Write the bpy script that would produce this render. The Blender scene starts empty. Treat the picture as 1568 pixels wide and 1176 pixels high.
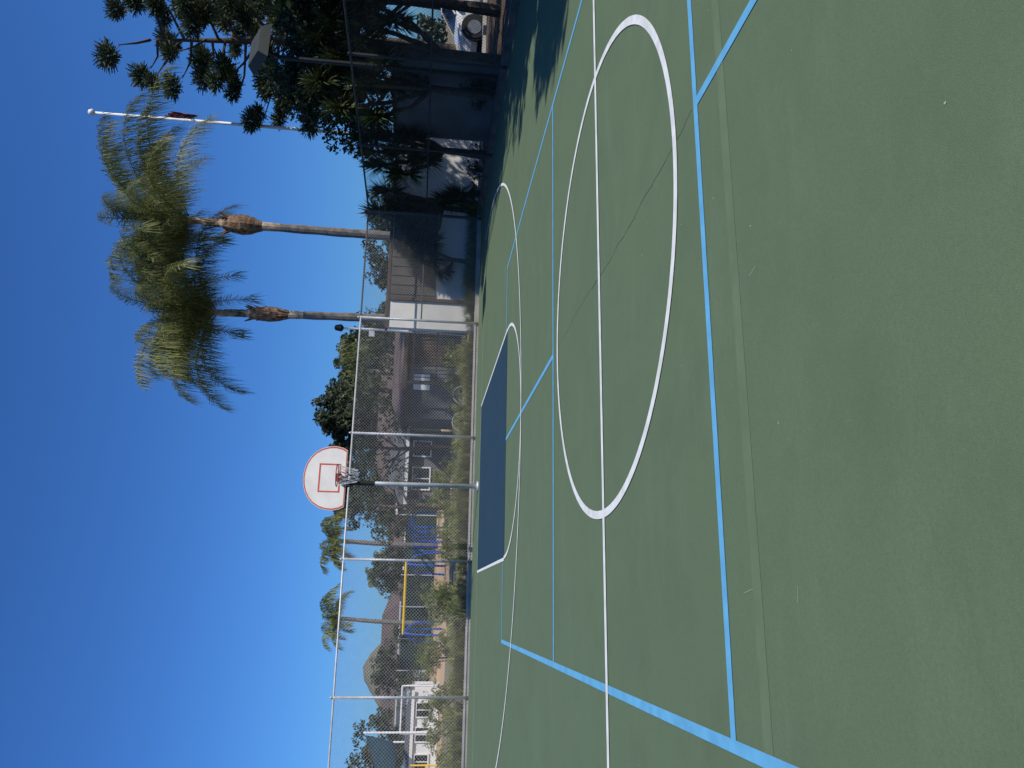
import bpy, math, random
import numpy as np
from mathutils import Vector, Matrix
random.seed(7)
rng = np.random.default_rng(11)
scn = bpy.context.scene
COL = scn.collection
rad = math.radians

# ---------------------------------------------------------------- court frame
OX, OY, CA = 0.905, 5.907, rad(16.0)
def C(u, v, z=0.0):
    return (OX + math.cos(CA)*u - math.sin(CA)*v, OY + math.sin(CA)*u + math.cos(CA)*v, z)

# ---------------------------------------------------------------- geometry helper
class G:
    def __init__(s):
        s.v = []; s.f = []; s.m = []; s.n = 0
    def add(s, vs, fs, m=0):
        s.v.append(np.asarray(vs, dtype=float).reshape(-1, 3))
        for f in fs:
            s.f.append(tuple(i + s.n for i in f)); s.m.append(m)
        s.n += len(vs)
    def quads(s, a, m=0):
        a = np.asarray(a, dtype=float); N = len(a)
        if N == 0: return
        s.v.append(a.reshape(-1, 3))
        idx = (np.arange(N*4).reshape(N, 4) + s.n).tolist()
        s.f.extend(idx); s.m.extend([m]*N); s.n += N*4
    def box(s, c, d, m=0, rz=0.0):
        x, y, z = d[0]/2, d[1]/2, d[2]/2
        p = [(-x,-y,-z),(x,-y,-z),(x,y,-z),(-x,y,-z),(-x,-y,z),(x,-y,z),(x,y,z),(-x,y,z)]
        cr, sr = math.cos(rz), math.sin(rz)
        vs = [(c[0]+a*cr-b*sr, c[1]+a*sr+b*cr, c[2]+e) for a, b, e in p]
        s.add(vs, [(0,3,2,1),(4,5,6,7),(0,1,5,4),(1,2,6,5),(2,3,7,6),(3,0,4,7)], m)
    def tube(s, pts, r, n=8, m=0, cap=True, closed=False):
        pts = [Vector(p) for p in pts]; k = len(pts)
        if not hasattr(r, '__len__'): r = [r]*k
        vs = []; ref = None
        for i, p in enumerate(pts):
            if closed: t = pts[(i+1) % k] - pts[i-1]
            else: t = pts[min(i+1, k-1)] - pts[max(i-1, 0)]
            t.normalize()
            if ref is None:
                ref = Vector((0,0,1)) if abs(t.z) < .9 else Vector((1,0,0))
            a = t.cross(ref)
            if a.length < 1e-4: a = t.cross(Vector((.3,.8,.1)))
            a.normalize(); b = t.cross(a).normalized()
            for j in range(n):
                w = 2*math.pi*j/n
                vs.append(tuple(p + (a*math.cos(w) + b*math.sin(w))*r[i]))
        fs = []
        for i in range(k if closed else k-1):
            i2 = (i+1) % k
            for j in range(n):
                j2 = (j+1) % n
                fs.append((i*n+j, i*n+j2, i2*n+j2, i2*n+j))
        if cap and not closed:
            fs.append(tuple(range(n))[::-1]); fs.append(tuple((k-1)*n+j for j in range(n)))
        s.add(vs, fs, m)
    def poly(s, pts, m=0): s.add(pts, [tuple(range(len(pts)))], m)
    def rect(s, x0, x1, y0, y1, z, m=0): s.poly([(x0,y0,z),(x1,y0,z),(x1,y1,z),(x0,y1,z)], m)
    def arc(s, cx, cy, r, w, a0, a1, z, n=96, m=0):
        vs = []; fs = []
        for i in range(n+1):
            a = rad(a0 + (a1-a0)*i/n)
            for q in (r-w/2, r+w/2): vs.append((cx+q*math.cos(a), cy+q*math.sin(a), z))
        for i in range(n): fs.append((2*i, 2*i+1, 2*i+3, 2*i+2))
        s.add(vs, fs, m)
    def make(s, name, mats, parent=None, court=False, smooth=False, loc=None, rz=0):
        me = bpy.data.meshes.new(name)
        V = np.concatenate(s.v) if s.v else np.zeros((0,3))
        me.from_pydata(V.tolist(), [], s.f)
        for m in (mats if isinstance(mats, (list, tuple)) else [mats]): me.materials.append(m)
        me.polygons.foreach_set('material_index', s.m)
        if smooth: me.polygons.foreach_set('use_smooth', [True]*len(me.polygons))
        me.update()
        o = bpy.data.objects.new(name, me); COL.objects.link(o)
        if parent: o.parent = parent
        elif court: o.location = (OX, OY, 0); o.rotation_euler = (0, 0, CA)
        if loc is not None: o.location = loc; o.rotation_euler = (0, 0, rz)
        return o

def empty(name, loc=(0,0,0), rz=0, court=False):
    e = bpy.data.objects.new(name, None); COL.objects.link(e)
    e.empty_display_size = .3
    if court: loc = (OX, OY, 0); rz = CA
    e.location = loc; e.rotation_euler = (0, 0, rz)
    return e

# ---------------------------------------------------------------- materials
def mat(name, c1, c2=None, scale=4.0, rough=.7, metal=0.0, bump=0.0, bscale=60, detail=5, spec=.3, lo=.35, hi=.65):
    m = bpy.data.materials.new(name); m.use_nodes = True
    nt = m.node_tree; b = nt.nodes['Principled BSDF']
    b.inputs['Roughness'].default_value = rough
    b.inputs['Metallic'].default_value = metal
    b.inputs['Specular IOR Level'].default_value = spec
    tc = nt.nodes.new('ShaderNodeTexCoord')
    if c2 is None: c2 = tuple(x*.8 for x in c1)
    n = nt.nodes.new('ShaderNodeTexNoise'); n.inputs['Scale'].default_value = scale; n.inputs['Detail'].default_value = detail
    r = nt.nodes.new('ShaderNodeValToRGB')
    r.color_ramp.elements[0].position = lo; r.color_ramp.elements[1].position = hi
    r.color_ramp.elements[0].color = (*c1, 1); r.color_ramp.elements[1].color = (*c2, 1)
    nt.links.new(tc.outputs['Object'], n.inputs['Vector'])
    nt.links.new(n.outputs['Fac'], r.inputs['Fac'])
    nt.links.new(r.outputs['Color'], b.inputs['Base Color'])
    if bump:
        n2 = nt.nodes.new('ShaderNodeTexNoise'); n2.inputs['Scale'].default_value = bscale; n2.inputs['Detail'].default_value = 4
        bp = nt.nodes.new('ShaderNodeBump'); bp.inputs['Strength'].default_value = bump; bp.inputs['Distance'].default_value = .01
        nt.links.new(tc.outputs['Object'], n2.inputs['Vector'])
        nt.links.new(n2.outputs['Fac'], bp.inputs['Height']); nt.links.new(bp.outputs['Normal'], b.inputs['Normal'])
    return m

def leafmat(name, cols, scale=.8, trans=.25, rough=.55):
    m = bpy.data.materials.new(name); m.use_nodes = True
    nt = m.node_tree; b = nt.nodes['Principled BSDF']; out = nt.nodes['Material Output']
    b.inputs['Roughness'].default_value = rough; b.inputs['Specular IOR Level'].default_value = .3
    ge = nt.nodes.new('ShaderNodeNewGeometry'); tc = nt.nodes.new('ShaderNodeTexCoord')
    no = nt.nodes.new('ShaderNodeTexNoise'); no.inputs['Scale'].default_value = scale
    nt.links.new(tc.outputs['Object'], no.inputs['Vector'])
    mx = nt.nodes.new('ShaderNodeMath'); mx.operation = 'MULTIPLY_ADD'; mx.inputs[1].default_value = .55
    nt.links.new(ge.outputs['Random Per Island'], mx.inputs[0])
    m2 = nt.nodes.new('ShaderNodeMath'); m2.operation = 'MULTIPLY'; m2.inputs[1].default_value = .5
    nt.links.new(no.outputs['Fac'], m2.inputs[0]); nt.links.new(m2.outputs[0], mx.inputs[2])
    r = nt.nodes.new('ShaderNodeValToRGB')
    while len(r.color_ramp.elements) < len(cols): r.color_ramp.elements.new(.5)
    for i, c in enumerate(cols):
        r.color_ramp.elements[i].position = .1 + .8*i/(len(cols)-1); r.color_ramp.elements[i].color = (*c, 1)
    nt.links.new(mx.outputs[0], r.inputs['Fac']); nt.links.new(r.outputs['Color'], b.inputs['Base Color'])
    t = nt.nodes.new('ShaderNodeBsdfTranslucent'); nt.links.new(r.outputs['Color'], t.inputs['Color'])
    ms = nt.nodes.new('ShaderNodeMixShader'); ms.inputs[0].default_value = trans
    nt.links.new(b.outputs[0], ms.inputs[1]); nt.links.new(t.outputs[0], ms.inputs[2])
    nt.links.new(ms.outputs[0], out.inputs['Surface'])
    return m

def courtmat(name, base, var, stain, worn):
    m = bpy.data.materials.new(name); m.use_nodes = True
    nt = m.node_tree; b = nt.nodes['Principled BSDF']; L = nt.links.new
    b.inputs['Roughness'].default_value = .8; b.inputs['Specular IOR Level'].default_value = .25
    tc = nt.nodes.new('ShaderNodeTexCoord')
    def noise(s, d=6, ro=.6, stretch=None):
        n = nt.nodes.new('ShaderNodeTexNoise'); n.inputs['Scale'].default_value = s
        n.inputs['Detail'].default_value = d; n.inputs['Roughness'].default_value = ro
        if stretch:
            mp = nt.nodes.new('ShaderNodeMapping'); mp.inputs['Scale'].default_value = stretch; mp.inputs['Rotation'].default_value = (0,0,.6)
            L(tc.outputs['Object'], mp.inputs['Vector']); L(mp.outputs[0], n.inputs['Vector'])
        else: L(tc.outputs['Object'], n.inputs['Vector'])
        return n.outputs['Fac']
    def ramp(f, p0, p1, a, c):
        r = nt.nodes.new('ShaderNodeValToRGB'); r.color_ramp.elements[0].position = p0; r.color_ramp.elements[1].position = p1
        r.color_ramp.elements[0].color = (*a, 1); r.color_ramp.elements[1].color = (*c, 1); L(f, r.inputs[0]); return r.outputs[0]
    def mix(f, a, c):
        x = nt.nodes.new('ShaderNodeMix'); x.data_type = 'RGBA'
        L(f, x.inputs[0]); L(a, x.inputs[6]); x.inputs[7].default_value = (*c, 1); return x.outputs[2]
    def g(v): return (v, v, v)
    c = ramp(noise(.55), .3, .7, base, var)
    c = mix(ramp(noise(1.7, 8, .7), .48, .75, g(0), g(.6)), c, stain)
    c = mix(ramp(noise(.9, 9, .72, (1,3.5,1)), .52, .8, g(0), g(.75)), c, worn)
    c = mix(ramp(noise(5.0, 9, .8), .56, .74, g(0), g(.45)), c, worn)
    c = mix(ramp(noise(12.0, 9, .85), .66, .72, g(0), g(.45)), c, worn)
    c = mix(ramp(noise(70, 3, .7), .35, .8, g(0), g(.6)), c, stain)
    c = mix(ramp(noise(260, 2, .6), .5, .75, g(0), g(.6)), c, worn)
    L(c, b.inputs['Base Color'])
    bp = nt.nodes.new('ShaderNodeBump'); bp.inputs['Strength'].default_value = .4; bp.inputs['Distance'].default_value = .003
    L(noise(240, 3), bp.inputs['Height']); L(bp.outputs[0], b.inputs['Normal'])
    return m

M_green = courtmat('court_green', (.100,.144,.077), (.110,.158,.083), (.078,.113,.061), (.138,.186,.110))
M_key = courtmat('court_navy', (.014,.043,.069), (.016,.048,.077), (.011,.034,.054), (.026,.058,.088))
M_wline = mat('white_line', (.70,.71,.69), (.56,.58,.55), 9, .75)
M_bline = mat('sky_blue_line', (.12,.38,.60), (.10,.32,.51), 9, .75)
M_faint = mat('faded_line', (.122,.168,.094), (.104,.148,.080), 5, .85)
M_pale = mat('pale_line', (.33,.40,.28), (.25,.32,.22), 5, .85)
M_crack = mat('crack', (.020,.030,.018), (.045,.066,.038), 9, .9)
M_galv = mat('galvanised', (.52,.53,.54), (.40,.41,.42), 6, .5, .3)
M_wire = mat('chain_wire', (.50,.50,.49), (.40,.40,.40), 6, .5, .2)
M_black = mat('black_paint', (.012,.012,.013), (.02,.02,.02), 6, .55)
M_dgrey = mat('dark_grey_paint', (.04,.045,.04), (.03,.034,.03), 6, .6)
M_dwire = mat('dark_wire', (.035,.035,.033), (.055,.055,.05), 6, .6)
M_conc = mat('concrete', (.42,.39,.35), (.32,.30,.265), 3, .85, bump=.3)
M_curbd = mat('dark_concrete', (.16,.145,.12), (.09,.08,.065), 3, .9, bump=.4)  # darker, mottled concrete for the side curb
M_dirt = mat('dirt', (.24,.185,.12), (.15,.135,.08), .5, .95, bump=.6, bscale=14)
M_mulch = mat('mulch', (.12,.08,.05), (.05,.035,.022), 9, .95, bump=.8, bscale=30)
M_asph = mat('asphalt', (.055,.055,.056), (.04,.04,.042), 2, .9, bump=.3)
M_sand = mat('sand', (.50,.34,.19), (.42,.28,.15), 1, .95)
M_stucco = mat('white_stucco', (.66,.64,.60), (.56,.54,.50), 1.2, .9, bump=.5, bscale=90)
M_shade = mat('taupe_shade', (.10,.09,.08), (.07,.065,.06), 1.8, .9, bump=.5, bscale=90)  # dark tone for the shaded upper part of the stucco wall
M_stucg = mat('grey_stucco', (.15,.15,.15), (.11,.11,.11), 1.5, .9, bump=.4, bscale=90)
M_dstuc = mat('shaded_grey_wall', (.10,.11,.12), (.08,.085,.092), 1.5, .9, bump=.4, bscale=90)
M_brown = mat('brown_trim', (.09,.055,.04), (.06,.04,.03), 5, .8)
M_roof = mat('roof_shingle', (.12,.085,.07), (.075,.055,.05), 5, .9, bump=.5, bscale=20)
M_roofg = mat('roof_grey', (.10,.10,.105), (.07,.07,.075), 5, .9)
M_glass = mat('dark_glass', (.015,.02,.025), (.03,.035,.04), 2, .08, spec=.6)
M_white = mat('white_paint', (.74,.74,.73), (.66,.66,.65), 3, .5)
M_board = mat('board_white', (.76,.72,.67), (.66,.62,.57), 3, .5)
M_red = mat('board_red', (.62,.11,.06), (.50,.08,.05), 8, .5)
M_rim = mat('rim_red', (.30,.04,.025), (.22,.03,.02), 8, .45)
M_net = mat('net', (.6,.6,.6), (.45,.45,.45), 8, .8)
M_bark = mat('bark', (.12,.09,.065), (.06,.045,.035), 12, .95, bump=.8, bscale=30)
M_palmtr = mat('palm_trunk', (.20,.18,.16), (.11,.10,.09), 7, .9, bump=.8, bscale=18)
M_palmup = mat('palm_upper', (.46,.38,.29), (.26,.18,.11), 6, .9, bump=.8, bscale=18)
M_boot = mat('palm_boot', (.30,.19,.12), (.08,.045,.025), 9, .95, bump=1, bscale=20)
M_rach = mat('palm_rachis', (.16,.17,.06), (.11,.11,.04), 6, .6)
M_blue = mat('blue_steel', (.01,.08,.38), (.01,.06,.30), 4, .4)
M_yel = mat('yellow_steel', (.75,.50,.02), (.68,.44,.02), 4, .4)
M_sail = mat('blue_canvas', (.04,.20,.42), (.03,.16,.35), 4, .8)
M_wind = mat('windscreen', (.012,.03,.028), (.02,.04,.036), 2, .8)
M_carw = mat('car_paint', (.72,.73,.74), (.68,.69,.70), 1, .2, spec=.6)
M_rub = mat('rubber', (.015,.015,.015), (.025,.025,.025), 8, .8)
M_hub = mat('alloy', (.4,.4,.41), (.3,.3,.3), 8, .3, .7)
M_brick = mat('brick', (.30,.10,.06), (.20,.07,.045), 12, .9)
M_hill = mat('hill', (.16,.135,.10), (.11,.105,.075), .04, .95)
L_palm = leafmat('palm_leaf', [(.035,.050,.017),(.10,.125,.035),(.20,.215,.065),(.36,.34,.13)], .9, .32)
L_pine = leafmat('pine_needles', [(.018,.032,.016),(.045,.066,.029),(.10,.12,.055)], .9, .15)
L_dark = leafmat('dark_leaf', [(.010,.018,.007),(.022,.036,.012),(.055,.072,.025)], .9, .2)
L_olive = leafmat('olive_leaf', [(.024,.034,.016),(.05,.066,.030),(.095,.11,.052)], .4, .2)
L_far = leafmat('far_leaf', [(.025,.038,.018),(.045,.060,.030),(.08,.095,.05)], .25, .15)
L_yuc = leafmat('yucca_leaf', [(.014,.024,.010),(.045,.060,.02),(.14,.165,.055)], 2.0, .15)
L_grass = leafmat('grass_leaf', [(.11,.13,.03),(.24,.25,.07),(.42,.38,.15)], 1.2, .3)
L_bush = leafmat('bush_leaf', [(.07,.095,.018),(.16,.19,.04),(.29,.29,.08)], 2.0, .25)
M_flag = mat('flag_red', (.22,.02,.025), (.35,.30,.32), 7, .8, lo=.48, hi=.52)

# ---------------------------------------------------------------- ground
g = G(); g.rect(-1500, 1500, -1500, 1500, 0); g.make('ground', M_dirt)
g = G(); g.poly([(8.9,14,.004),(60,14,.004),(60,60,.004),(9.0,60,.004)]); g.make('parking_lot', M_asph)
g = G(); g.rect(-45, 1.0, 31, 56, .004); g.make('playground_sand', M_sand)

# ---------------------------------------------------------------- court
court = empty('basketball_court', court=True)
g = G(); g.rect(-25, 7.55, -14, 13.45, .012); g.make('court_surface', M_green, parent=court)
g = G(); g.rect(-1.83, 1.83, 6.5, 11.7, .016); g.make('key_paint', M_key, parent=court)
g = G(); Z = .018
g.rect(-25, 7.5, 0, .060, .0185)
g.arc(-.03, .035, 1.84, .060, 0, 360, Z, 160)
g.rect(-1.88, -1.83, 6.5, 11.7, Z); g.rect(1.83, 1.88, 6.5, 11.7, Z)
g.arc(0, 6.5, 1.83, .05, 180, 360, .0195, 80)
g.arc(0, 10.7, 6.05, .052, 180, 360, .0205, 140)
g.rect(-6.08, -6.02, 10.7, 11.7, Z); g.rect(6.02, 6.08, 10.7, 11.7, Z)
g.make('white_lines', M_wline, parent=court)
g = G(); Z = .0155; w = .027
g.rect(-3.05-w, -3.05+w, -6.7, 6.7, Z); g.rect(3.05-w, 3.05+w, -6.7, 6.7, Z)
g.rect(-3.05+w, 3.05-w, 2.135-w, 2.135+w, Z); g.rect(-3.05+w, 3.05-w, -2.135-w, -2.135+w, Z)
g.rect(-3.05+w, -1.9, 6.7-2*w, 6.7, Z); g.rect(1.9, 3.05-w, 6.7-2*w, 6.7, Z); g.rect(-3.05+w, 3.05-w, -6.7, -6.7+2*w, Z)
g.rect(-w, w, 2.135+w, 6.49, Z); g.rect(-w, w, -6.7+2*w, -2.135-w, Z)
g.make('blue_lines', M_bline, parent=court)
g = G(); g.rect(-14, 7, -2.50, -2.42, .0135)
g.make('faded_line', M_faint, parent=court)
g = G(); g.rect(-14, 7.3, 11.72, 11.77, .0155); g.make('end_line', M_pale, parent=court)
g = G(); vs = []; fs = []; c = 0; n = 160
for i in range(n):
    v = -2.08 + 4.1*i/(n-1); c += random.uniform(-.006,.006); c *= .97
    wd = random.uniform(.0010,.0022)*(1.0 if v < .2 else .6)
    if .15 < v < .3: wd *= 2.6
    x = c + .02*math.sin(v*1.6)
    vs += [(x-wd, v, .0132), (x+wd, v, .0132)]
for i in range(n-1): fs.append((2*i, 2*i+1, 2*i+3, 2*i+2))
g.add(vs, fs)
g.make('crack', M_crack, parent=court)
g = G()
for i in range(40):
    u = random.uniform(-3.5, 4); v = random.uniform(-5.3, 1); r = random.uniform(.003, .007)
    pts = [(u+r*random.uniform(.5,1.2)*math.cos(a), v+r*random.uniform(.5,1.2)*math.sin(a), .0135) for a in [k*math.pi/4 for k in range(8)]]
    g.poly(pts)
for i in range(9):   # short scuff marks
    u = random.uniform(-2.5, 3.5); v = random.uniform(-5, -1); a = random.uniform(0, 3.1); l = random.uniform(.04,.16); cx, sx = math.cos(a), math.sin(a); wd = .0012
    g.poly([(u-sx*wd, v+cx*wd, .0134), (u+sx*wd, v-cx*wd, .0134), (u+cx*l+sx*wd, v+sx*l-cx*wd, .0134), (u+cx*l-sx*wd, v+sx*l+cx*wd, .0134)])
g.make('paint_specks', M_pale, parent=court)

g = G(); g.box((-5, 13.72, .05), (41, .30, .10)); g.make('concrete_curb', M_conc, court=True)
g = G(); g.box((7.82, 0.0, .06), (.30, 27, .12)); g.make('concrete_curb', M_curbd, court=True)
g = G(); g.rect(7.97, 30, -14, 14.2, .006); g.make('mulch_bed', M_mulch, court=True)

# ---------------------------------------------------------------- chain-link fences
def link(g, a, b, h, s, r, m, z0=.06):
    a = Vector(a); b = Vector(b); L = (b-a).length; d = (b-a)/L
    nrm = Vector((-d.y, d.x, 0))*.003
    H = h - z0; k = -H
    while k < L:
        for sg in (1, -1):
            x0 = k; t0 = max(0, -x0/H); t1 = min(1, (L-x0)/H)
            if t1 <= t0: continue
            q0 = x0+H*t0; q1 = x0+H*t1
            za, zb = (z0+H*t0, z0+H*t1) if sg > 0 else (h-H*t0, h-H*t1)
            P = a + d*q0 + nrm*sg + Vector((0,0,za)); Q = a + d*q1 + nrm*sg + Vector((0,0,zb))
            K = max(1, int((t1-t0)*12))
            g.tube([P.lerp(Q, i/K) for i in range(K+1)], r, 3, m, cap=False)
        k += s
FH = 3.05
fence = empty('chain_link_fence', court=True)
g = G(); link(g, (-15.3,13.5,0), (7.6,13.5,0), FH, .078, .0027, 0); g.make('mesh_fabric', M_wire, parent=fence)
g = G()
u = -4.6-3.05*4
while u < 5:
    g.tube([(u,13.55,0),(u,13.55,FH+.04)], .032, 10); g.tube([(u,13.55,FH+.03),(u,13.55,FH+.09)], [.04,.012], 10)
    u += 3.05
g.tube([(-16,13.55,FH),(4.55,13.55,FH)], .022, 8)
g.tube([(-16,13.55,.08),(4.55,13.55,.08)], .008, 6)
g.make('posts_and_rail', M_galv, parent=fence, smooth=True)
g = G(); g.tube([(4.55,13.55,FH),(7.6,13.55,FH)], .022, 8); g.tube([(7.6,13.55,0),(7.6,13.55,FH+.1)], .04, 10)
g.tube([(4.55,13.55,1.5),(7.6,13.55,1.5)], .018, 8)
g.make('corner_post', M_dwire, parent=fence)
sf = empty('chain_link_fence', court=True)
g = G(); link(g, (7.6,-6,0), (7.6,13.5,0), FH, .078, .0022, 0); g.make('mesh_fabric', M_dwire, parent=sf)
g = G()
for v in [10.5, 7.4, 4.35, 1.3, -1.75, -4.8]: g.tube([(7.65,v,0),(7.65,v,FH+.05)], .032, 10)
g.tube([(7.65,-6,FH),(7.65,13.5,FH)], .022, 8); g.tube([(7.65,-6,1.5),(7.65,13.5,1.5)], .018, 8)
g.make('posts_and_rail', M_dwire, parent=sf)

# ---------------------------------------------------------------- hoop
hoop = empty('basketball_hoop', court=True)
g = G(); g.tube([(.055,12.11,0),(.055,12.11,1.9),(.055,12.11,3.25)], [.05,.048,.046], 14)
g.tube([(.055,12.11,0),(.055,12.11,.05)], .12, 14); g.make('pole', M_galv, parent=hoop, smooth=True)
g = G()
g.tube([(.055,12.11,2.35),(.055,12.11,3.30)], .058, 12)
for sx in (-.22, .22):
    g.tube([(.055,12.11,3.22),(sx,11.2,3.45)], .022, 8); g.tube([(.055,12.11,2.7),(sx,11.2,3.02)], .022, 8)
    g.tube([(sx,11.2,2.98),(sx,11.2,3.6)], .02, 8)
g.make('arms', M_black, parent=hoop)
half = [(.60,0),(.655,.10),(.683,.24),(.675,.38),(.63,.53),(.55,.66),(.44,.76),(.30,.835),(.15,.875),(0,.89)]
outl = half + [(-a, b) for a, b in half[:-1][::-1]]
def outline(k, cx=0, cz=.42): return [(cx+(a-cx)*k, cz+(b-cz)*k) for a, b in outl]
B0 = 2.90; g = G(); n = len(outl)
fr = [(a, 11.13, B0+b) for a, b in outl]; bk = [(a, 11.17, B0+b) for a, b in outl]
g.add(fr+bk, [tuple(range(n))[::1], tuple(range(2*n-1, n-1, -1))] + [(i, i+n, (i+1) % n+n, (i+1) % n) for i in range(n)])
g.make('backboard', M_board, parent=hoop)
g = G(); o1 = outline(.985); o2 = outline(.94)
vs = [(a,11.127,B0+b) for a, b in o1]+[(a,11.127,B0+b) for a, b in o2]
g.add(vs, [(i, (i+1) % n, (i+1) % n+n, i+n) for i in range(n)])
def vb(x0, x1, z0, z1, y=11.126): g.poly([(x0,y,z0),(x1,y,z0),(x1,y,z1),(x0,y,z1)])
vb(-.305,-.275,B0+.12,B0+.57); vb(.275,.305,B0+.12,B0+.57); vb(-.275,.275,B0+.54,B0+.57); vb(-.275,.275,B0+.12,B0+.15)
g.make('board_markings', M_red, parent=hoop)
g = G(); RC = (0, 10.75)
g.tube([(RC[0]+.23*math.cos(a), RC[1]+.23*math.sin(a), 3.05) for a in [2*math.pi*i/32 for i in range(32)]], .011, 6, closed=True)
g.box((0,11.06,3.04), (.16,.14,.10)); g.tube([(-.12,11.12,2.95),(-.1,10.9,3.04)], .01, 6); g.tube([(.12,11.12,2.95),(.1,10.9,3.04)], .01, 6)
g.make('rim', M_rim, parent=hoop)
g = G(); K = 12
for k in range(K):
    for sg in (1, -1):
        pts = []
        for i in range(7):
            t = i/6; a = 2*math.pi*(k + sg*t*1.5)/K; r = .225-.10*t**.7
            pts.append((RC[0]+r*math.cos(a), RC[1]+r*math.sin(a), 3.04-.42*t))
        g.tube(pts, .004, 3, cap=False)
g.make('net', M_net, parent=hoop)

# ---------------------------------------------------------------- walls
def wall(name, p0, p1, h, t, m, cap):
    a = Vector((*p0, 0)); b = Vector((*p1, 0)); c = (a+b)/2; L = (b-a).length; rz = math.atan2(b.y-a.y, b.x-a.x)
    w = empty(name, court=True)
    g = G(); g.box((c.x, c.y, h/2), (L, t, h), 0, rz); g.make('wall_body', m, parent=w)
    g = G(); g.box((c.x, c.y, h+.04), (L+.06, t+.08, .08), 0, rz); g.make('wall_cap', cap, parent=w)
    return w
wl = wall('stucco_wall', (4.72,14.75), (11.2,14.75), 2.42, .2, M_stucco, M_brown)
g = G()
g.box((7.1, 14.635, 1.77), (3.0, .025, 1.24))  # dark panel with battens, stands in for shade on the white wall
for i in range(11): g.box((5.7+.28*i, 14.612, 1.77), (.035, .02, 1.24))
g.make('shade_panel', M_shade, parent=wl)
g = G(); g.box((5.55, 14.61, 1.2), (.09, .06, 2.4)); g.box((8.65, 14.61, 1.2), (.09, .06, 2.4)); g.make('pilasters', M_brown, parent=wl)
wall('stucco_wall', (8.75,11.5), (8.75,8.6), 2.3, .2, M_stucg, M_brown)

# ---------------------------------------------------------------- buildings
def house(name, c, size, wh, rh, rz, mw, mr, wins=(), ov=.4, trim=None):
    trim = trim or M_white
    e = empty(name, (c[0], c[1], 0), rz); L, W = size
    g = G(); g.box((0,0,wh/2), (L,W,wh)); g.make('walls', mw, parent=e)
    g = G(); x, y = L/2+ov, W/2+ov
    vs = [(-x,-y,wh+.003),(x,-y,wh+.003),(x,y,wh+.003),(-x,y,wh+.003),(-x*.55,0,wh+rh),(x*.55,0,wh+rh)]
    g.add(vs, [(0,3,2,1),(0,1,5,4),(1,2,5),(2,3,4,5),(3,0,4)]); g.make('roof', mr, parent=e)
    g = G(); g.box((0,-y,wh-.06), (2*x,.05,.14)); g.box((-x,0,wh-.06), (.05,2*y-.06,.14)); g.make('fascia', trim, parent=e)
    g = G(); gf = G()
    for (wx, wz, ww, whh) in wins:
        g.box((wx,-W/2-.012,wz), (ww,.02,whh))
        gf.box((wx,-W/2-.03,wz+whh/2+.03), (ww+.12,.06,.06)); gf.box((wx,-W/2-.03,wz-whh/2-.03), (ww+.12,.06,.06))
        gf.box((wx-ww/2-.03,-W/2-.03,wz), (.06,.06,whh)); gf.box((wx+ww/2+.03,-W/2-.03,wz), (.06,.06,whh)); gf.box((wx,-W/2-.03,wz), (.04,.05,whh))
    if wins: g.make('windows', M_glass, parent=e); gf.make('window_frames', trim, parent=e)
    return e
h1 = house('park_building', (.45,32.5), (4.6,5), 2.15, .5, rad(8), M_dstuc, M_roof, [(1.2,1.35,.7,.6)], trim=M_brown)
g = G(); g.box((-.9,-2.53,1.45), (.6,.03,.62)); g.make('notice_board', M_white, parent=h1)
g = G(); g.box((0.25,-2.52,1.0), (.9,.03,1.95)); g.make('door', M_brown, parent=h1)
house('park_building', (-3.9,36), (3.0,4), 2.0, .8, rad(5), M_stucg, M_roofg, [(-.6,1.3,.9,.7),(.7,1.3,.6,.7)])
house('stucco_house', (-3,62), (14,8), 3.0, 1.9, rad(5), M_stucg, M_roof, [(-4,1.7,1.5,1.2),(0,1.7,1.5,1.2),(4,1.7,1.5,1.2)])
house('stucco_house', (-30,84), (16,9), 2.8, 1.9, rad(-8), M_stucco, M_roof, [(-5,1.7,1.6,1.2),(0,1.7,1.6,1.2),(5,1.7,1.6,1.2)])
house('stucco_house', (-18,92), (13,9), 2.8, 2.0, rad(12), M_stucco, M_roof, [(-4,1.7,1.6,1.2),(3,1.7,1.6,1.2)])
house('stucco_house', (-50,80), (15,9), 2.8, 1.8, rad(20), M_stucco, M_roof, [(-4,1.7,1.6,1.2),(3,1.7,1.6,1.2)])
house('equipment_shed', (-17.6,37.5), (5.2,2.4), 1.25, .25, rad(10), M_white, M_roofg, [(-1.6,.7,.6,.6),(-.5,.7,.6,.6),(.7,.7,.6,.6),(1.8,.7,.6,.6)], ov=.1)

e = empty('brick_pillar', (1.85,24.0,0), rad(16)); g = G(); g.box((0,0,.85), (.5,.5,1.7)); g.make('shaft', M_brick, parent=e)
g = G(); g.box((0,0,1.75), (.6,.6,.10)); g.make('cap', M_conc, parent=e)
e = empty('iron_gate', (1.5,24.0,0), rad(16)); g = G()
for i in range(14): g.tube([(-1.6+i*.12,0,.1),(-1.6+i*.12,0,1.75)], .014, 6)
for z in (.12,1.0,1.72): g.box((-.82,0,z), (1.66,.04,.04))
g.box((-1.66,0,.95), (.08,.08,1.9)); g.box((.02,0,.95), (.06,.06,1.9)); g.make('bars', M_black, parent=e)

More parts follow.
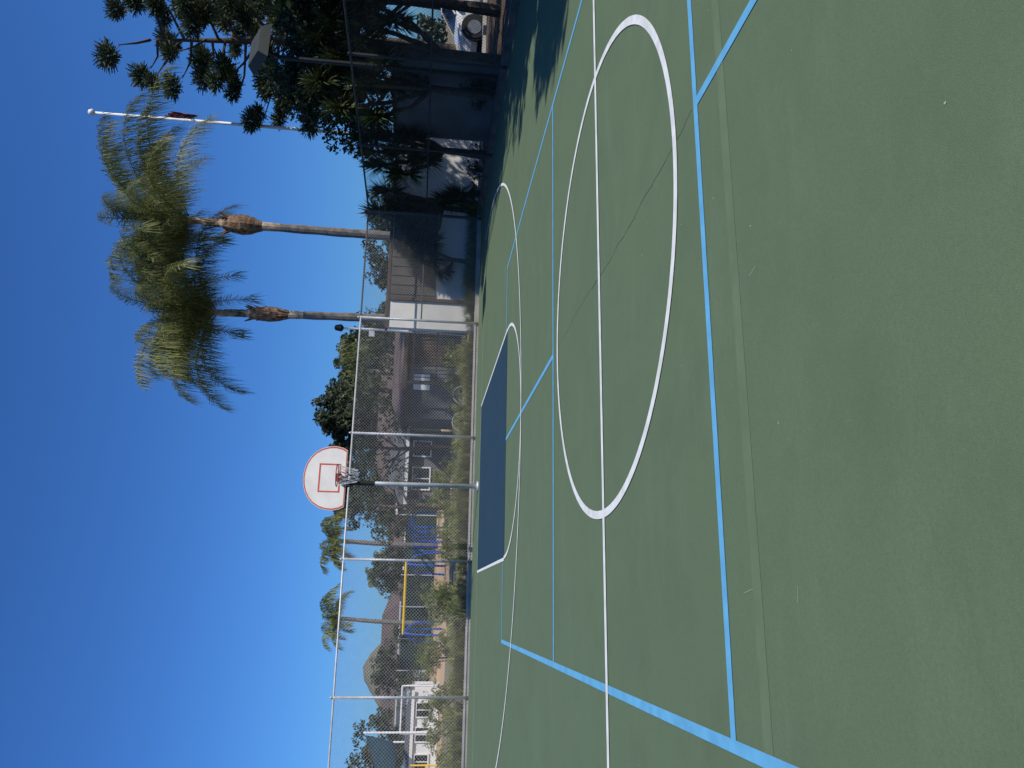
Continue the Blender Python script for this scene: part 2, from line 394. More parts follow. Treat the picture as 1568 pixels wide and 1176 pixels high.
# ---------------------------------------------------------------- palms
def frond(g, base, az, el, L, droop, nl, ll, m, mr, lw=.03, hang=1.0, wind=(0,0)):
    n = 14; P = [Vector(base)]; T = []; e = el
    for i in range(n):
        d = Vector((math.cos(e)*math.cos(az)+wind[0]*i/n, math.cos(e)*math.sin(az)+wind[1]*i/n, math.sin(e))).normalized(); T.append(d)
        P.append(P[-1]+d*(L/n)); e -= droop/n*(.35+1.3*i/n)
        if e < -1.5: e = -1.5
    g.tube(P, [.022*(1-.8*i/n) for i in range(n+1)], 3, mr, cap=False)
    Q = []; wv = Vector((wind[0], wind[1], 0))*.5
    for k in range(nl):
        s = .12+.88*k/(nl-1); f = s*n; i = min(int(f), n-1); t = T[i]; p = P[i].lerp(P[i+1], f-i)
        side = t.cross(Vector((0,0,1)))
        if side.length < .05: side = Vector((-math.sin(az), math.cos(az), 0))
        side.normalize(); pr = max(.35, math.sin(math.pi*(.16+.74*s)))**.7
        for sg in (1,-1):
            l = ll*pr*random.uniform(.7,1.2)
            d = (side*sg*random.uniform(.15,.65)+t*.55+Vector((random.gauss(0,.18),random.gauss(0,.18),random.uniform(-.35,.3)))).normalized()
            p1 = p+d*l*.3; d2 = (d*.35+wv+Vector((random.gauss(0,.13),random.gauss(0,.13),-hang*random.uniform(.7,1.4)))).normalized(); p2 = p1+d2*l*.75
            w = t*lw*.5
            if abs(t.z) > .8: w = side*lw*.5
            Q.append([p-w, p+w, p1+w*.9, p1-w*.9]); Q.append([p1-w*.9, p1+w*.9, p2+w*.15, p2-w*.15])
    g.quads([[tuple(x) for x in q] for q in Q], m)

def palm(name, x, y, H, r, nf, L, ll, nl, seed, bulge=0.0, lean=(0,0), bias=None, lw=.03, wind=(0,0), elr=(86,4), hang=1.0):
    random.seed(seed); e = empty(name, (x, y, 0))
    g = G(); zs = np.linspace(0, 1, 50); pts = []; rr = []
    for t in zs:
        pts.append((lean[0]*t*t, lean[1]*t*t, H*t)); rr.append(r*(1.25-.35*t)*(1+.05*math.sin(t*260)))
    if bulge:
        zb = H-2.1; g.tube([p for p in pts if p[2] < zb-.3], [q for p, q in zip(pts, rr) if p[2] < zb-.3], 10, 0)
        def P(z): t = z/H; return (lean[0]*t*t, lean[1]*t*t, z)
        g.tube([P(H-2.62), P(H-2.3), P(H-2.05)], [r*.95, r*1.05, r*1.1], 10, 1)
        prof = [(-2.1,1.05),(-1.95,1.0+.35*bulge),(-1.75,1+.8*bulge),(-1.5,1+bulge),(-1.2,1+.75*bulge),(-.95,1+.3*bulge),(-.8,.75),(-.5,.65),(-.2,.75),(.1,.7)]
        g.tube([P(H+a) for a, b in prof[:6]], [r*b for a, b in prof[:6]], 10, 2)
        g.tube([P(H+a) for a, b in prof[5:]], [r*b for a, b in prof[5:]], 10, 1)
        for i in range(90):
            a = random.uniform(0, 6.28); z = H+random.uniform(-2.0,.1); q = r*(random.uniform(.9,1+bulge*.8) if z < H-.95 else .7)
            c = P(z); g.tube([(c[0]+q*.6*math.cos(a), c[1]+q*.6*math.sin(a), z-.12), (c[0]+q*1.05*math.cos(a), c[1]+q*1.05*math.sin(a), z+.10), (c[0]+q*1.3*math.cos(a), c[1]+q*1.3*math.sin(a), z+.22)], [.045,.03,.01], 4, 2 if z < H-.6 else 1)
    else:
        g.tube(pts, rr, 8, 0)
    g.make('trunk', [M_palmtr, M_palmup, M_boot], parent=e)
    g = G(); top = (lean[0], lean[1], H)
    for i in range(nf):
        az = i*2.39996+random.uniform(-.3,.3); t = (i+.5)/nf
        el = rad(elr[0]-(elr[0]-elr[1])*t+random.uniform(-8,8)); LL = L*random.uniform(.82,1.1)
        dr = rad(95+35*random.random()+15*(1-t))
        if bias is not None: LL *= 1+.16*math.cos(az-bias)
        frond(g, top, az, el, LL, dr, nl, ll, 0, 1, lw, hang, wind)
    g.make('fronds', [L_palm, M_rach], parent=e)
    return e
palm('palm_tree', 4.37, 24, 8.5, .125, 34, 3.75, .9, 115, 3, 1.5, (.08,0), 0.0, .021, (.22,-.05), (86,30), 1.3)
palm('palm_tree', 1.85, 24, 7.6, .12, 36, 3.9, .9, 115, 5, 1.0, (-.12,0), 0.6, .021, (.0,-.05), (88,36), 1.3)
palm('palm_tree', -17.3, 55, 6.5, .15, 16, 2.7, .8, 40, 8, 0, (.3,0), None, .05, (.1,0), (80,5))
palm('palm_tree', -10.7, 50, 6.3, .15, 16, 2.5, .8, 40, 9, 0, (.2,0), None, .05, (-.2,0), (80,5))
palm('palm_tree', -38, 66, 4.6, .16, 14, 2.2, .7, 18, 10, 0, (0,0), None, .09)
palm('palm_tree', -23.5, 92, 6.2, .18, 14, 1.6, .8, 16, 12, 0, (0,0), None, .12)
palm('palm_tree', -22.2, 95, 5.6, .18, 14, 1.6, .8, 16, 13, 0, (0,0), None, .12)
palm('palm_tree', .3, 42, 4.6, .16, 16, 2.4, .8, 30, 15, 0, (0,0), None, .05)

# ---------------------------------------------------------------- broadleaf trees
def leafcloud(cs, rs, n, size, asp=.6, sub=14, flat=.8):
    out = []
    for c, r in zip(cs, rs):
        k = max(60, int(n*r*r)); d = rng.normal(size=(sub,3)); d /= np.linalg.norm(d, axis=1)[:,None]
        sc = d*(r*rng.uniform(.35,1.0,(sub,1)))*np.array([1,1,flat]); sr = r*rng.uniform(.22,.45,sub)
        pick = rng.integers(0, sub, k); off = rng.normal(size=(k,3)); off /= np.linalg.norm(off, axis=1)[:,None]
        p = np.array(c)+sc[pick]+off*(sr[pick]*rng.uniform(.3,1.0,k)**.5)[:,None]*np.array([1,1,flat])
        a = rng.normal(size=(k,3)); a /= np.linalg.norm(a, axis=1)[:,None]
        b = np.cross(a, rng.normal(size=(k,3))); b /= np.linalg.norm(b, axis=1)[:,None]
        s = size*rng.uniform(.6,1.3,k)[:,None]; a = a*s*.5; b = b*s*.5*asp
        out.append(np.stack([p-a, p-b*.9, p+a, p+b*.9], axis=1))
    return np.concatenate(out)

def tree(name, x, y, H, spread, ncl, crl, n, size, mleaf, seed, z0=.35, tr=.2, asp=.6, lean=(0,0)):
    global rng
    rng = np.random.default_rng(seed); e = empty(name, (x, y, 0)); r0 = random.Random(seed)
    g = G(); cs = []; rs = []
    for i in range(ncl):
        t = (i+.5)/ncl; z = H*(z0+(1-z0)*t)-crl*.55*t; w = spread*math.sin(math.pi*min(.95, .22+.68*t))**.8
        a = i*2.4+r0.uniform(-.5,.5); q = w*r0.uniform(.35,1.0)
        cs.append((lean[0]*t+q*math.cos(a), lean[1]*t+q*math.sin(a), z)); rs.append(crl*r0.uniform(.65,1.15))
    top = (lean[0]*.8, lean[1]*.8, H*.85)
    tp = [(0,0,0),(lean[0]*.15+.05,lean[1]*.1,H*.25),(lean[0]*.4-.05,lean[1]*.4,H*.55),top]
    g.tube(tp, [tr*1.15,tr*.85,tr*.55,tr*.15], 9)
    for c in cs:
        t = min(.8, max(.2, c[2]/H-.18)); b = Vector((lean[0]*t*.8, lean[1]*t*.8, H*t)); cv = Vector(c)
        mid = b.lerp(cv,.5)+Vector((0,0,-.06*H*r0.random())); g.tube([b, mid, cv], [tr*.38, tr*.25, tr*.08], 5)
    g.make('trunk', M_bark, parent=e)
    g = G(); g.quads(leafcloud(cs, rs, n, size, asp)); g.make('foliage', mleaf, parent=e)
    return e
tree('broadleaf_tree', 2.1, 70, 9.4, 3.8, 28, 1.7, 340, .34, L_olive, 21, .12, .3)
tree('broadleaf_tree', -3.4, 72, 11.2, 4.8, 38, 1.9, 340, .36, L_olive, 22, .12, .35)
tree('broadleaf_tree', -9.0, 66, 9.6, 3.4, 26, 1.5, 330, .34, L_olive, 23, .15, .3)
tree('broadleaf_tree', -2.6, 29.3, 4.1, 1.5, 10, .6, 300, .13, L_olive, 24, .5, .12)
tree('broadleaf_tree', -5.4, 33, 4.4, 1.8, 10, .7, 260, .15, L_olive, 25, .4, .14)
tree('broadleaf_tree', -.6, 37, 5.3, 2.2, 16, .9, 300, .18, L_olive, 37, .3, .14)
tree('broadleaf_tree', 2.3, 38, 4.9, 1.5, 14, .8, 340, .18, L_olive, 38, .3, .14)
tree('broadleaf_tree', -28.5, 60, 5.9, 2.4, 9, 1.3, 300, .28, L_far, 26, .3, .2)
tree('broadleaf_tree', -23.5, 64, 4.8, 2.2, 8, 1.2, 300, .28, L_far, 27, .3, .2)
tree('broadleaf_tree', -10.5, 58, 5.2, 2.4, 9, 1.2, 300, .25, L_olive, 28, .3, .2)
tree('broadleaf_tree', -16.5, 66, 5.4, 2.4, 12, 1.2, 300, .28, L_far, 39, .2, .2)
tree('broadleaf_tree', 4.9, 62, 5.6, 2.6, 14, 1.3, 300, .27, L_far, 29, .2, .2)
tree('broadleaf_tree', 8.6, 60, 6.4, 2.4, 14, 1.3, 300, .27, L_far, 30, .2, .2)
tree('broadleaf_tree', 11.9, 55, 6.0, 2.4, 12, 1.3, 300, .25, L_olive, 31, .2, .2)
# dark trees on the right
tree('broadleaf_tree', 11.9, 21.8, 6.5, 1.9, 20, .95, 1300, .14, L_dark, 32, .58, .16)
tree('broadleaf_tree', 15.5, 32, 12, 3.0, 22, 1.4, 500, .22, L_dark, 33, .35, .22)
tree('broadleaf_tree', *C(9.9,11.2)[:2], 5.3, 1.5, 18, .8, 1400, .12, L_dark, 40, .55, .13)
tree('broadleaf_tree', *C(10.6,9.2)[:2], 5.4, 1.4, 16, .8, 1300, .12, L_dark, 41, .55, .13)
tree('broadleaf_tree', *C(10.3,6.6)[:2], 5.3, 1.4, 14, .9, 800, .17, L_dark, 42, .5, .13)
tree('broadleaf_tree', *C(13.0,8.6)[:2], 9.8, 2.4, 34, 1.15, 420, .24, L_dark, 43, .3, .2)  # unseen tree outside the frame, added to shade the stucco wall
tree('broadleaf_tree', *C(11.0,-5.0)[:2], 9.2, 2.4, 34, 1.2, 460, .26, L_dark, 34, .15, .2)
tree('broadleaf_tree', *C(11.6,-.7)[:2], 8.2, 2.2, 34, 1.1, 460, .26, L_dark, 35, .15, .2)
tree('broadleaf_tree', *C(11.6,3.6)[:2], 6.9, 2.0, 30, 1.0, 460, .26, L_dark, 36, .2, .2)

rng = np.random.default_rng(50); cs = []; rs = []
for i in range(150):
    x = rng.uniform(-125, 110); y = rng.uniform(100, 150); h = rng.uniform(1.5, 4.2)
    cs.append((x, y, h)); rs.append(rng.uniform(1.8, 3.4))
g = G(); g.quads(leafcloud(cs, rs, 45, .7, .7, 10)); g.make('distant_trees', L_far)

# ---------------------------------------------------------------- pine
def needles(c, r, k, rn):
    d = rn.normal(size=(k,3)); d /= np.linalg.norm(d, axis=1)[:,None]; d[:,2] = d[:,2]*.7+.25
    p = np.array(c)+d*(r*rn.uniform(.2,.95,k))[:,None]
    L = rn.uniform(.12,.22,k)[:,None]; dd = d+rn.normal(size=(k,3))*.35; dd /= np.linalg.norm(dd, axis=1)[:,None]
    s = np.cross(dd, rn.normal(size=(k,3))); s /= np.linalg.norm(s, axis=1)[:,None]; s *= .022
    q = p+dd*L
    return np.stack([p-s, p+s, q+s*.5, q-s*.5], axis=1)
def pine(name, x, y, H, seed, R=2.7, nb=34, z0=.42, dens=2.0):
    rn = np.random.default_rng(seed); r0 = random.Random(seed); e = empty(name, (x, y, 0)); g = G(); gl = G()
    g.tube([(0,0,0),(.1,0,H*.3),(-.1,.1,H*.6),(-.45,0,H*.93)], [.26,.2,.13,.03], 9)
    for i in range(nb):
        t = i/(nb-1); z = H*(z0+(.95-z0)*t); a = i*2.4+r0.uniform(-.4,.4); ln = R*(1-.62*t)*r0.uniform(.55,1.15)
        bx = -.1-.35*max(0,(z/H-.6)/.33) if z > H*.6 else 0
        b = Vector((bx,0,z)); d = Vector((math.cos(a), math.sin(a), .18)); tip = b+d*ln+Vector((0,0,.25))
        mid = b.lerp(tip,.55)+Vector((0,0,-.12)); g.tube([b,mid,tip], [.05,.035,.012], 5)
        m = max(1, int(ln*dens))
        for k in range(m):
            f = 1-.6*k/m; c = b.lerp(tip, f)+Vector((r0.gauss(0,.2), r0.gauss(0,.2), r0.uniform(.0,.28)))
            rr = r0.uniform(.26,.44); g.tube([b.lerp(tip,f*.9), c], [.015,.006], 3)
            gl.quads(needles(c, rr, int(3200*rr*rr), rn))
    g.make('trunk', M_bark, parent=e); gl.make('needles', L_pine, parent=e)
pine('pine_tree', 10.6, 25, 10.8, 61, 3.2, 29, .42, 1.5)
pine('pine_tree', 14.9, 30, 14.5, 62, 2.8, 26, .35, 1.5)

# ---------------------------------------------------------------- yucca / dragon trees
def rosette(g, c, L, n, r0, m=0, up=.2):
    Q = []
    for i in range(n):
        a = r0.uniform(0,6.283); el = r0.uniform(-.6,1.4); d = Vector((math.cos(el)*math.cos(a), math.cos(el)*math.sin(a), math.sin(el)+up)).normalized()
        s = d.cross(Vector((0,0,1)));  s = (s.normalized() if s.length > .05 else Vector((1,0,0)))*.02
        l = L*r0.uniform(.75,1.1); c0 = Vector(c); p1 = c0+d*l*.55; p2 = p1+(d+Vector((0,0,-.35))).normalized()*l*.45
        Q.append([c0-s*.6,c0+s*.6,p1+s,p1-s]); Q.append([p1-s,p1+s,p2+s*.1,p2-s*.1])
    g.quads([[tuple(x) for x in q] for q in Q], m)
def yucca(name, x, y, heads, seed, L=.5, tr=.08, n=150):
    r0 = random.Random(seed); e = empty(name, (x,y,0)); g = G(); gl = G()
    zt = max(h[2] for h in heads); fork = Vector((.05,0,zt*.38)); g.tube([(0,0,0),(.03,0,zt*.2),fork], [tr*1.5,tr*1.1,tr], 9)
    for h in heads:
        hv = Vector(h); mid = fork.lerp(hv,.5)+Vector((h[0]*.12,h[1]*.12,-.15)); g.tube([fork,mid,hv], [tr*.8,tr*.6,tr*.5], 7)
        rosette(gl, h, L, n, r0); rosette(gl, (h[0],h[1],h[2]-.15), L*.9, n//2, r0, up=-.6)
    g.make('trunk', M_bark, parent=e); gl.make('leaves', L_yuc, parent=e)
yucca('yucca_tree', *C(8.3,9.2)[:2], [(-.5,.1,3.4),(.1,.2,3.9),(.5,-.2,3.5),(-.1,-.3,2.9),(.7,.2,2.9),(-.7,-.1,2.6),(.3,.1,3.0),(1.0,0,3.9),(.9,.3,2.3),(0,.1,2.4)], 71)
yucca('yucca_tree', *C(8.3,8.0)[:2], [(.2,.1,2.9),(.6,.2,3.5),(-.2,0,2.4),(.5,-.2,2.3),(1.0,.1,2.9)], 75)
yucca('yucca_tree', *C(8.2,11.4)[:2], [(-.4,.1,2.6),(.2,0,3.0),(.4,.2,2.4),(-.6,0,2.1),(0,.2,2.2),(-.2,.1,1.6),(-.1,.1,2.8),(.3,0,1.9)], 72, .6)
yucca('yucca_tree', *C(7.95,12.9)[:2], [(0,0,.6),(-.2,0,.9)], 73, .6, .08)
yucca('yucca_tree', *C(8.1,14.1)[:2], [(0,0,2.3),(-.5,0,1.9),(.4,0,2.6),(-.2,0,2.8),(-.9,0,1.5)], 76, .6, .07)
yucca('yucca_tree', *C(6.6,14.25)[:2], [(0,0,1.5),(-.3,0,1.1),(.3,0,1.9)], 77, .5, .06)

# ---------------------------------------------------------------- shrubs and grasses behind the fence
r0 = random.Random(5)
def blades(g, x, y, h, n, sp=.25):
    Q = []
    for i in range(n):
        a = r0.uniform(0,6.283); o = r0.uniform(0,.08); b = Vector((x+o*math.cos(a), y+o*math.sin(a), 0)); k = r0.uniform(.3,1)*sp
        p1 = b+Vector((math.cos(a)*k*.5, math.sin(a)*k*.5, h*.65)); p2 = p1+Vector((math.cos(a)*k, math.sin(a)*k, h*r0.uniform(.0,.4)))
        s = Vector((-math.sin(a), math.cos(a), 0))*.009
        Q.append([b-s,b+s,p1+s,p1-s]); Q.append([p1-s,p1+s,p2+s*.2,p2-s*.2])
    g.quads([[tuple(x) for x in q] for q in Q], 0)
g = G()
for i in range(440):
    u = r0.uniform(-15,4.6); v = 14.25+abs(r0.gauss(0,1.3)); blades(g, u, v, r0.uniform(.15,.5), 50, .3)
g.make('ornamental_grass', L_grass, court=True)
g = G()
for i in range(60):
    u = r0.uniform(4.9,8.3); v = r0.uniform(13.95,14.5); blades(g, u, v, r0.uniform(.15,.5), 40, .25)
g.make('border_grass', L_bush, court=True)
def bush(x, y, w, h, seed, m=L_bush, size=.09, n=1700, name='shrub'):
    global rng
    rng = np.random.default_rng(seed); cs = []; rs = []
    for i in range(9):
        cs.append((rng.uniform(-w,w)*.5, rng.uniform(-w,w)*.4, h*rng.uniform(.25,.75))); rs.append(h*rng.uniform(.28,.42))
    e = empty(name, (x,y,0)); g = G(); g.quads(leafcloud(cs, rs, n, size, .35, 10)); g.make('foliage', m, parent=e)
    g = G()
    for c in cs: g.tube([(c[0]*.2,c[1]*.2,0),(c[0]*.7,c[1]*.7,c[2]*.6),c], [.02,.014,.006], 4)
    g.make('stems', M_bark, parent=e)
for i, (x, y, w, h) in enumerate([(-3.55,22.5,1.1,1.15),(-4.1,22,.8,.7),(-6.6,22.6,.9,1.2),(-6.0,21.5,.9,.6),(-8.6,24,1.0,1.25),(-9.4,23,1.0,.8),(-2.2,23,.9,.7),(-.9,23.4,.9,.6),(.1,22.8,1.0,.8),(.6,24,.9,.9),(-11.5,26,1.5,1.1),(-7.6,26,.9,.8),(-10.5,22,1,.6),(-5.0,24,.9,.9)]):
    bush(x, y, w, h, 100+i)
for i, (x, y) in enumerate([(-15,52),(-12,53),(-18,50),(-8,50),(-21,52),(-24,50)]): bush(x, y, 3, 2.0, 140+i, L_far, .2, 300)
for i, (u, v, h) in enumerate([(8.35,12.4,.7),(8.5,9.3,.8)]):
    p = C(u, v); bush(p[0], p[1], 1.0, h, 160+i, L_dark, .08, 1300)

# ---------------------------------------------------------------- playground
e = empty('swing_set', (-10.2,36,0), rad(3)); g = G(); gb = G()
gb.tube([(-1.6,0,1.8),(1.75,0,1.8)], .06, 10)
for sx in (-1.5, 1.65):
    pts = [(sx+.0,-.55,0),(sx,-.5,.9),(sx,-.38,1.45),(sx,-.2,1.7),(sx,0,1.78),(sx,.2,1.7),(sx,.38,1.45),(sx,.5,.9),(sx,.55,0)]
    g.tube(pts, .045, 8); pts = [(sx-.5,0,0),(sx-.46,0,.9),(sx-.35,0,1.4),(sx,0,1.78),(sx+.35,0,1.4),(sx+.46,0,.9),(sx+.5,0,0)]
    g.tube(pts, .045, 8)
g.make('legs', M_blue, parent=e); gb.make('beam', M_yel, parent=e)
g = G()
for sx in (-.7,.1,.9):
    g.tube([(sx,0,1.8),(sx,0,.55)], .01, 4); g.tube([(sx+.4,0,1.8),(sx+.4,0,.55)], .01, 4); g.box((sx+.2,0,.54), (.42,.16,.04))
g.make('swings', M_black, parent=e)
e = empty('climbing_frame', (-6.5,35,0), rad(-5)); g = G()
for j in range(4):
    y = -.6+.4*j; r = .68-.11*j; zc = 1.75-r-.06*j
    g.tube([(r*math.cos(a), y, zc+r*math.sin(a)) for a in [math.pi*i/14 for i in range(15)]], .026, 8)
    for s in (-1,1): g.tube([(s*r,y,0),(s*r,y,zc+.01)], .026, 8)
for s in (-1,1):
    for z in (.5,1.0): g.tube([(s*.68,-.6,z),(s*.35,.6,z)], .018, 6)
g.make('arches', M_blue, parent=e)
e = empty('climbing_frame', (-8.0,39,0), rad(0)); g = G()
for x in (-.5,0,.5):
    g.tube([(x,-.5,0),(x,-.5,1.5),(x,.5,1.5),(x,.5,0)], .03, 8)
for z in (.5,1.1,1.5): g.tube([(-.5,-.5,z),(.5,-.5,z)], .022, 6)
g.make('bars', M_blue, parent=e)
e = empty('windscreen_fence', (0,0,0)); g = G()
g.box((-14,56,1.1), (14,.05,2.2)); g.box((-5.0,47,1.25), (6.5,.05,2.1)); g.make('screen', M_wind, parent=e)
g = G()
for x in np.arange(-21,-6.9,2.3): g.tube([(x,55.9,0),(x,55.9,2.4)], .04, 6)
for x in np.arange(-8.2,-1.6,2.1): g.tube([(x,46.9,0),(x,46.9,2.5)], .04, 6)
g.make('posts', M_galv, parent=e)
e = empty('shade_sail', (0,0,0)); g = G()
A, B_, Cc = Vector((-15.6,34,3.2)), Vector((-19.5,32,1.9)), Vector((-17.6,37.5,1.95)); N = 10; vs = []; ix = {}
for i in range(N+1):
    for j in range(N+1-i):
        a, b = i/N, j/N; c = 1-a-b; p = A*a+B_*b+Cc*c; p.z -= 1.6*(a*b+b*c+c*a)*.35; ix[(i,j)] = len(vs); vs.append(tuple(p))
fs = []
for i in range(N):
    for j in range(N-i):
        fs.append((ix[(i,j)],ix[(i+1,j)],ix[(i,j+1)]))
        if j < N-i-1: fs.append((ix[(i+1,j)],ix[(i+1,j+1)],ix[(i,j+1)]))
g.add(vs, fs); g.make('canvas', M_sail, parent=e)
g = G(); g.tube([(-15.5,34,0),(-15.5,34,3.3)], .05, 8); g.tube([(-19.6,32,0),(-19.6,32,2)], .05, 8); g.tube([(-17.6,37.6,0),(-17.6,37.6,2.05)], .05, 8); g.make('masts', M_white, parent=e)
e = empty('goal_frame', (-14.7,34.5,0), rad(12)); g = G()
for x in (-1.0,1.0):
    g.tube([(x,0,0),(x,0,1.7)], .035, 8); g.tube([(x,0,1.7),(x,.7,0)], .025, 8)
g.tube([(-1.0,0,1.7),(1.0,0,1.7)], .035, 8); g.tube([(-1,.7,.03),(1,.7,.03)], .025, 8); g.make('frame', M_white, parent=e)
e = empty('play_structure', (-17.5,33.6,0)); g = G()
for x, y in ((-.5,-.5),(.5,-.5),(.5,.5),(-.5,.5)): g.tube([(x,y,0),(x,y,1.2)], .04, 8)
g.box((0,0,.5), (1,1,.06)); g.make('posts', M_yel, parent=e)
g = G(); g.box((0,-.53,.8), (.9,.04,.3)); g.make('panels', M_white, parent=e)

e = empty('bicycle', (-.75,21.6,0), rad(20)); e.scale = (.8,.8,.8); g = G()
for sx in (-.5,.5): g.tube([(sx+.33*math.cos(a),0,.33+.33*math.sin(a)) for a in [2*math.pi*i/28 for i in range(28)]], .016, 5, closed=True)
g.make('wheels', M_galv, parent=e); g = G()
for a, b in (((-.5,0,.33),(-.05,0,.3)),((-.5,0,.33),(-.18,0,.78)),((-.18,0,.85),(-.05,0,.3)),((-.15,0,.75),(.36,0,.78)),((-.05,0,.3),(.36,0,.74)),((.34,0,.9),(.5,0,.33))): g.tube([a,b], .016, 6)
g.tube([(.32,-.25,.95),(.34,0,.92),(.32,.25,.95)], .012, 6); g.box((-.2,0,.88), (.24,.12,.05)); g.make('frame', M_black, parent=e)

# ---------------------------------------------------------------- poles and lights
e = empty('flag_pole', (8.36,27,0)); g = G(); g.tube([(0,0,0),(0,0,12.6)], [.075,.042], 12)
g.tube([(0,0,12.6),(0,0,12.65),(0,0,12.7),(0,0,12.8),(0,0,12.84)], [.02,.09,.12,.09,.01], 10); g.make('pole', M_white, parent=e, smooth=True)
g = G(); cols = 10; rows = 8; vs = []; fs = []
for i in range(cols+1):
    for j in range(rows+1):
        x = .05+.20*(i/cols)*(1-.2*j/rows); vs.append((x, .08*math.sin(i*1.9+j*.3), 10.45-.9*j/rows-.3*(i/cols)))
for i in range(cols):
    for j in range(rows): fs.append((i*(rows+1)+j,(i+1)*(rows+1)+j,(i+1)*(rows+1)+j+1,i*(rows+1)+j+1))
g.add(vs, fs); g.make('flag', M_flag, parent=e)

p = C(8.06,8.0); e = empty('flood_light', (p[0]-.15,p[1],0), rad(20)); g = G()
g.tube([(0,0,0),(0,0,4.55)], [.055,.045], 10); g.tube([(0,0,0),(0,0,.06)], .12, 10); g.tube([(0,0,4.5),(0,-.12,4.72)], .035, 8); g.make('pole', M_black, parent=e)
g = G()
hs = [(-.40,-.46,4.62),(.40,-.46,4.62),(.40,.14,4.98),(-.40,.14,4.98)]; up = Vector((0,-.5,.87))*.17
vs = hs+[tuple(Vector(h)*1.0+up+(Vector((0,-.16,4.8))-Vector(h))*.25) for h in hs]
g.add(vs, [(0,3,2,1),(4,5,6,7),(0,1,5,4),(1,2,6,5),(2,3,7,6),(3,0,4,7)]); g.make('lamp_head', M_dgrey, parent=e)
g = G(); g.poly([tuple(Vector(h)*1.0-up*.02+(Vector((0,-.16,4.8))-Vector(h))*.2) for h in hs]); g.make('lens', M_roofg, parent=e)

e = empty('street_lamp', (1.72,28,0)); g = G(); g.tube([(0,0,0),(0,0,4.3)], [.05,.04], 10); g.box((-.1,0,3.3), (.3,.05,.2)); g.make('pole', M_white, parent=e)
g = G(); g.tube([(0,0,4.3),(0,0,4.38),(0,0,4.58),(0,0,4.62)], [.06,.14,.1,.03], 10); g.make('head', M_black, parent=e)

# ---------------------------------------------------------------- parked cars
def car(name, x, y, rz, s=1.0):
    e = empty(name, (x,y,0), rz); e.scale = (s,s,s); g = G()
    st = [(2.25,.62,.30,.55),(2.15,.78,.24,.68),(1.7,.86,.22,.80),(1.1,.89,.22,.90),(.2,.90,.22,.94),(-.9,.90,.22,.97),(-1.7,.88,.24,1.0),(-2.15,.80,.28,.98),(-2.25,.72,.34,.80)]
    vs = []; fs = []
    for (X, w, zb, zt) in st:
        for (yy, zz) in ((-w*.92,zb),(-w,zb+.18),(-w,zt-.18),(-w*.9,zt),(w*.9,zt),(w,zt-.18),(w,zb+.18),(w*.92,zb)): vs.append((X,yy,zz))
    for i in range(len(st)-1):
        for j in range(8): fs.append((i*8+j,i*8+(j+1)%8,(i+1)*8+(j+1)%8,(i+1)*8+j))
    fs.append(tuple(range(8))); fs.append(tuple((len(st)-1)*8+j for j in range(7,-1,-1))); g.add(vs, fs); g.make('body', M_carw, parent=e)
    cab = [(1.05,.80,.78,.90,.91),(.45,.80,.64,.92,1.32),(-.2,.81,.62,.93,1.45),(-1.1,.81,.62,.94,1.43),(-1.75,.80,.66,.96,1.22),(-2.05,.78,.74,.97,.99)]
    g = G(); gr = G(); vs = []; fs = []
    for (X, w, wt, zb, zt) in cab:
        for (yy, zz) in ((-w,zb),(-wt,zt-.02),(wt,zt-.02),(w,zb)): vs.append((X,yy,zz))
    for i in range(len(cab)-1):
        for j in range(3): fs.append((i*4+j,i*4+j+1,(i+1)*4+j+1,(i+1)*4+j))
    g.add(vs, fs); g.make('glass', M_glass, parent=e)
    rv = []
    for (X, w, wt, zb, zt) in cab[1:5]: rv += [(X,-wt-.01,zt-.03),(X,-wt+.06,zt+.012),(X,wt-.06,zt+.012),(X,wt+.01,zt-.03)]
    gr.add(rv, [(i*4+j,i*4+j+1,(i+1)*4+j+1,(i+1)*4+j) for i in range(3) for j in range(3)])
    for sy in (-1,1):
        gr.tube([(1.05,sy*.81,.92),(.45,sy*.66,1.31),(-.2,sy*.635,1.43),(-1.1,sy*.635,1.41),(-1.75,sy*.68,1.21),(-2.05,sy*.78,.99)], .028, 5)
        gr.tube([(-.35,sy*.82,.95),(-.35,sy*.64,1.42)], .03, 5); gr.box((.75,sy*.97,.98), (.12,.16,.11))
    gr.make('roof_and_pillars', M_carw, parent=e)
    g = G(); gh = G()
    for X in (1.42,-1.38):
        for sy in (-1,1):
            g.tube([(X,sy*.70,.33),(X,sy*.905,.33)], .40, 20); g.tube([(X,sy*.70,.33),(X,sy*.93,.33)], .33, 20); gh.tube([(X,sy*.70,.33),(X,sy*.94,.33)], .21, 12)
    g.make('tyres', M_rub, parent=e); gh.make('rims', M_hub, parent=e)
    g = G(); g.box((2.2,-.55,.62), (.12,.3,.12)); g.box((2.2,.55,.62), (.12,.3,.12)); g.box((2.24,0,.48), (.06,.8,.14)); g.make('lamps_and_grille', M_glass, parent=e)
car('parked_car', 12.2, 24.2, rad(178))
car('parked_car', 9.0, 26.2, rad(185), .95)

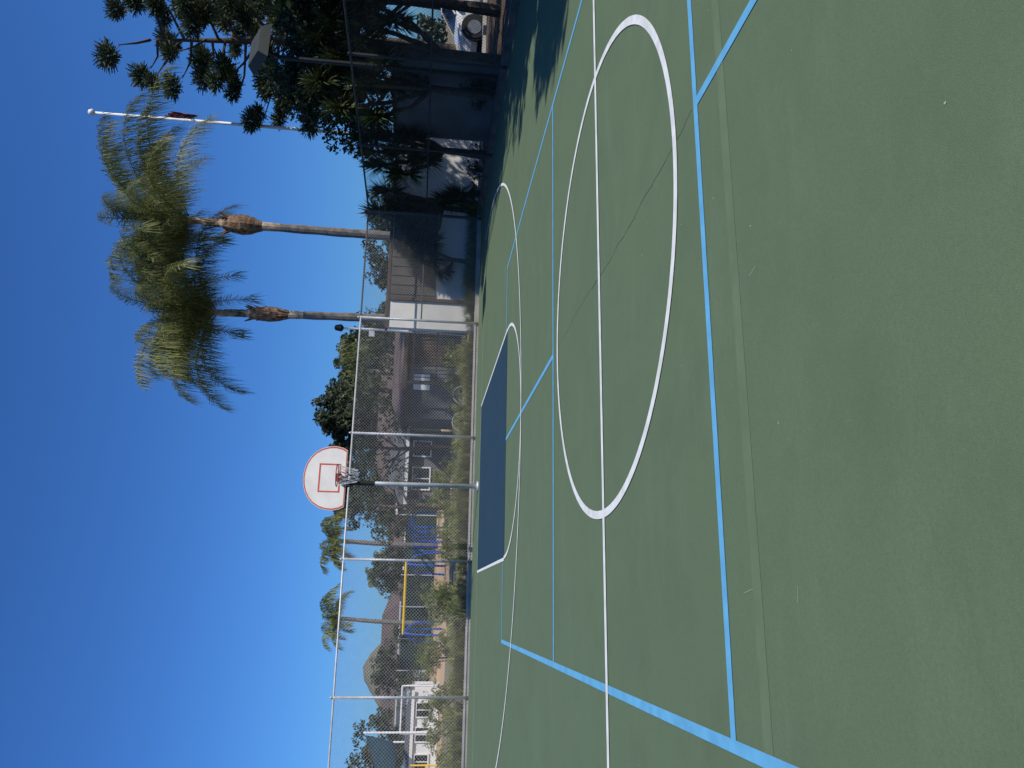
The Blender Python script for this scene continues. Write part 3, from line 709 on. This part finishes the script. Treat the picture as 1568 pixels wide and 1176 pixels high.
# ---------------------------------------------------------------- hill
g = G(); vs = []; fs = []; n = 24
for i in range(n+1):
    for j in range(n+1):
        x = -1+2*i/n; y = -1+2*j/n; r = math.hypot(x,y); h = max(0, (math.cos(min(1,r)*math.pi)+1)/2)*23*(1+.25*math.sin(x*7+1)*math.cos(y*5))-1
        vs.append((-160+x*50, 420+y*90, h))
for i in range(n):
    for j in range(n): fs.append((i*(n+1)+j,(i+1)*(n+1)+j,(i+1)*(n+1)+j+1,i*(n+1)+j+1))
g.add(vs, fs); g.make('hill', M_hill, smooth=True)

# ---------------------------------------------------------------- light
EL = rad(43); hx, hy = .85, -.527
to_sun = Vector((hx*math.cos(EL), hy*math.cos(EL), math.sin(EL)))
sd = bpy.data.lights.new('sun', 'SUN'); sd.energy = 4.8; sd.angle = rad(.53); sd.color = (1.0,.95,.87)
so = bpy.data.objects.new('sun', sd); COL.objects.link(so); so.rotation_euler = to_sun.to_track_quat('Z','Y').to_euler(); so.location = (0,0,30)
w = bpy.data.worlds.new('World'); scn.world = w; w.use_nodes = True; nt = w.node_tree
bg = nt.nodes['Background']; sk = nt.nodes.new('ShaderNodeTexSky'); sk.sky_type = 'NISHITA'; sk.sun_disc = False
sk.sun_elevation = EL; sk.sun_rotation = math.atan2(hx, hy); sk.air_density = 1.0; sk.dust_density = .8; sk.ozone_density = 3.0; sk.altitude = 100
mm = nt.nodes.new('ShaderNodeMix'); mm.data_type = 'RGBA'; mm.blend_type = 'MULTIPLY'; mm.inputs[0].default_value = 1.0; mm.inputs[7].default_value = (.42,.88,1.58,1)
nt.links.new(sk.outputs[0], mm.inputs[6]); nt.links.new(mm.outputs[2], bg.inputs[0]); bg.inputs[1].default_value = .078

# ---------------------------------------------------------------- camera
PI, RO = rad(6.48), rad(2.65)
R = Vector((1,0,0)); U = Vector((0,math.sin(PI),math.cos(PI))); F = Vector((0,math.cos(PI),-math.sin(PI)))
X = R*math.sin(RO)-U*math.cos(RO); Y = R*math.cos(RO)+U*math.sin(RO); Zb = -F
cd = bpy.data.cameras.new('camera'); co = bpy.data.objects.new('camera', cd); COL.objects.link(co)
M = Matrix((X, Y, Zb)).transposed().to_4x4(); M.translation = (0,0,1.338); co.matrix_world = M
cd.sensor_width = 36; cd.lens = 27.05; cd.clip_end = 4000; cd.clip_start = .05
scn.camera = co
scn.view_settings.view_transform = 'Standard'; scn.view_settings.look = 'None'; scn.view_settings.exposure = 0
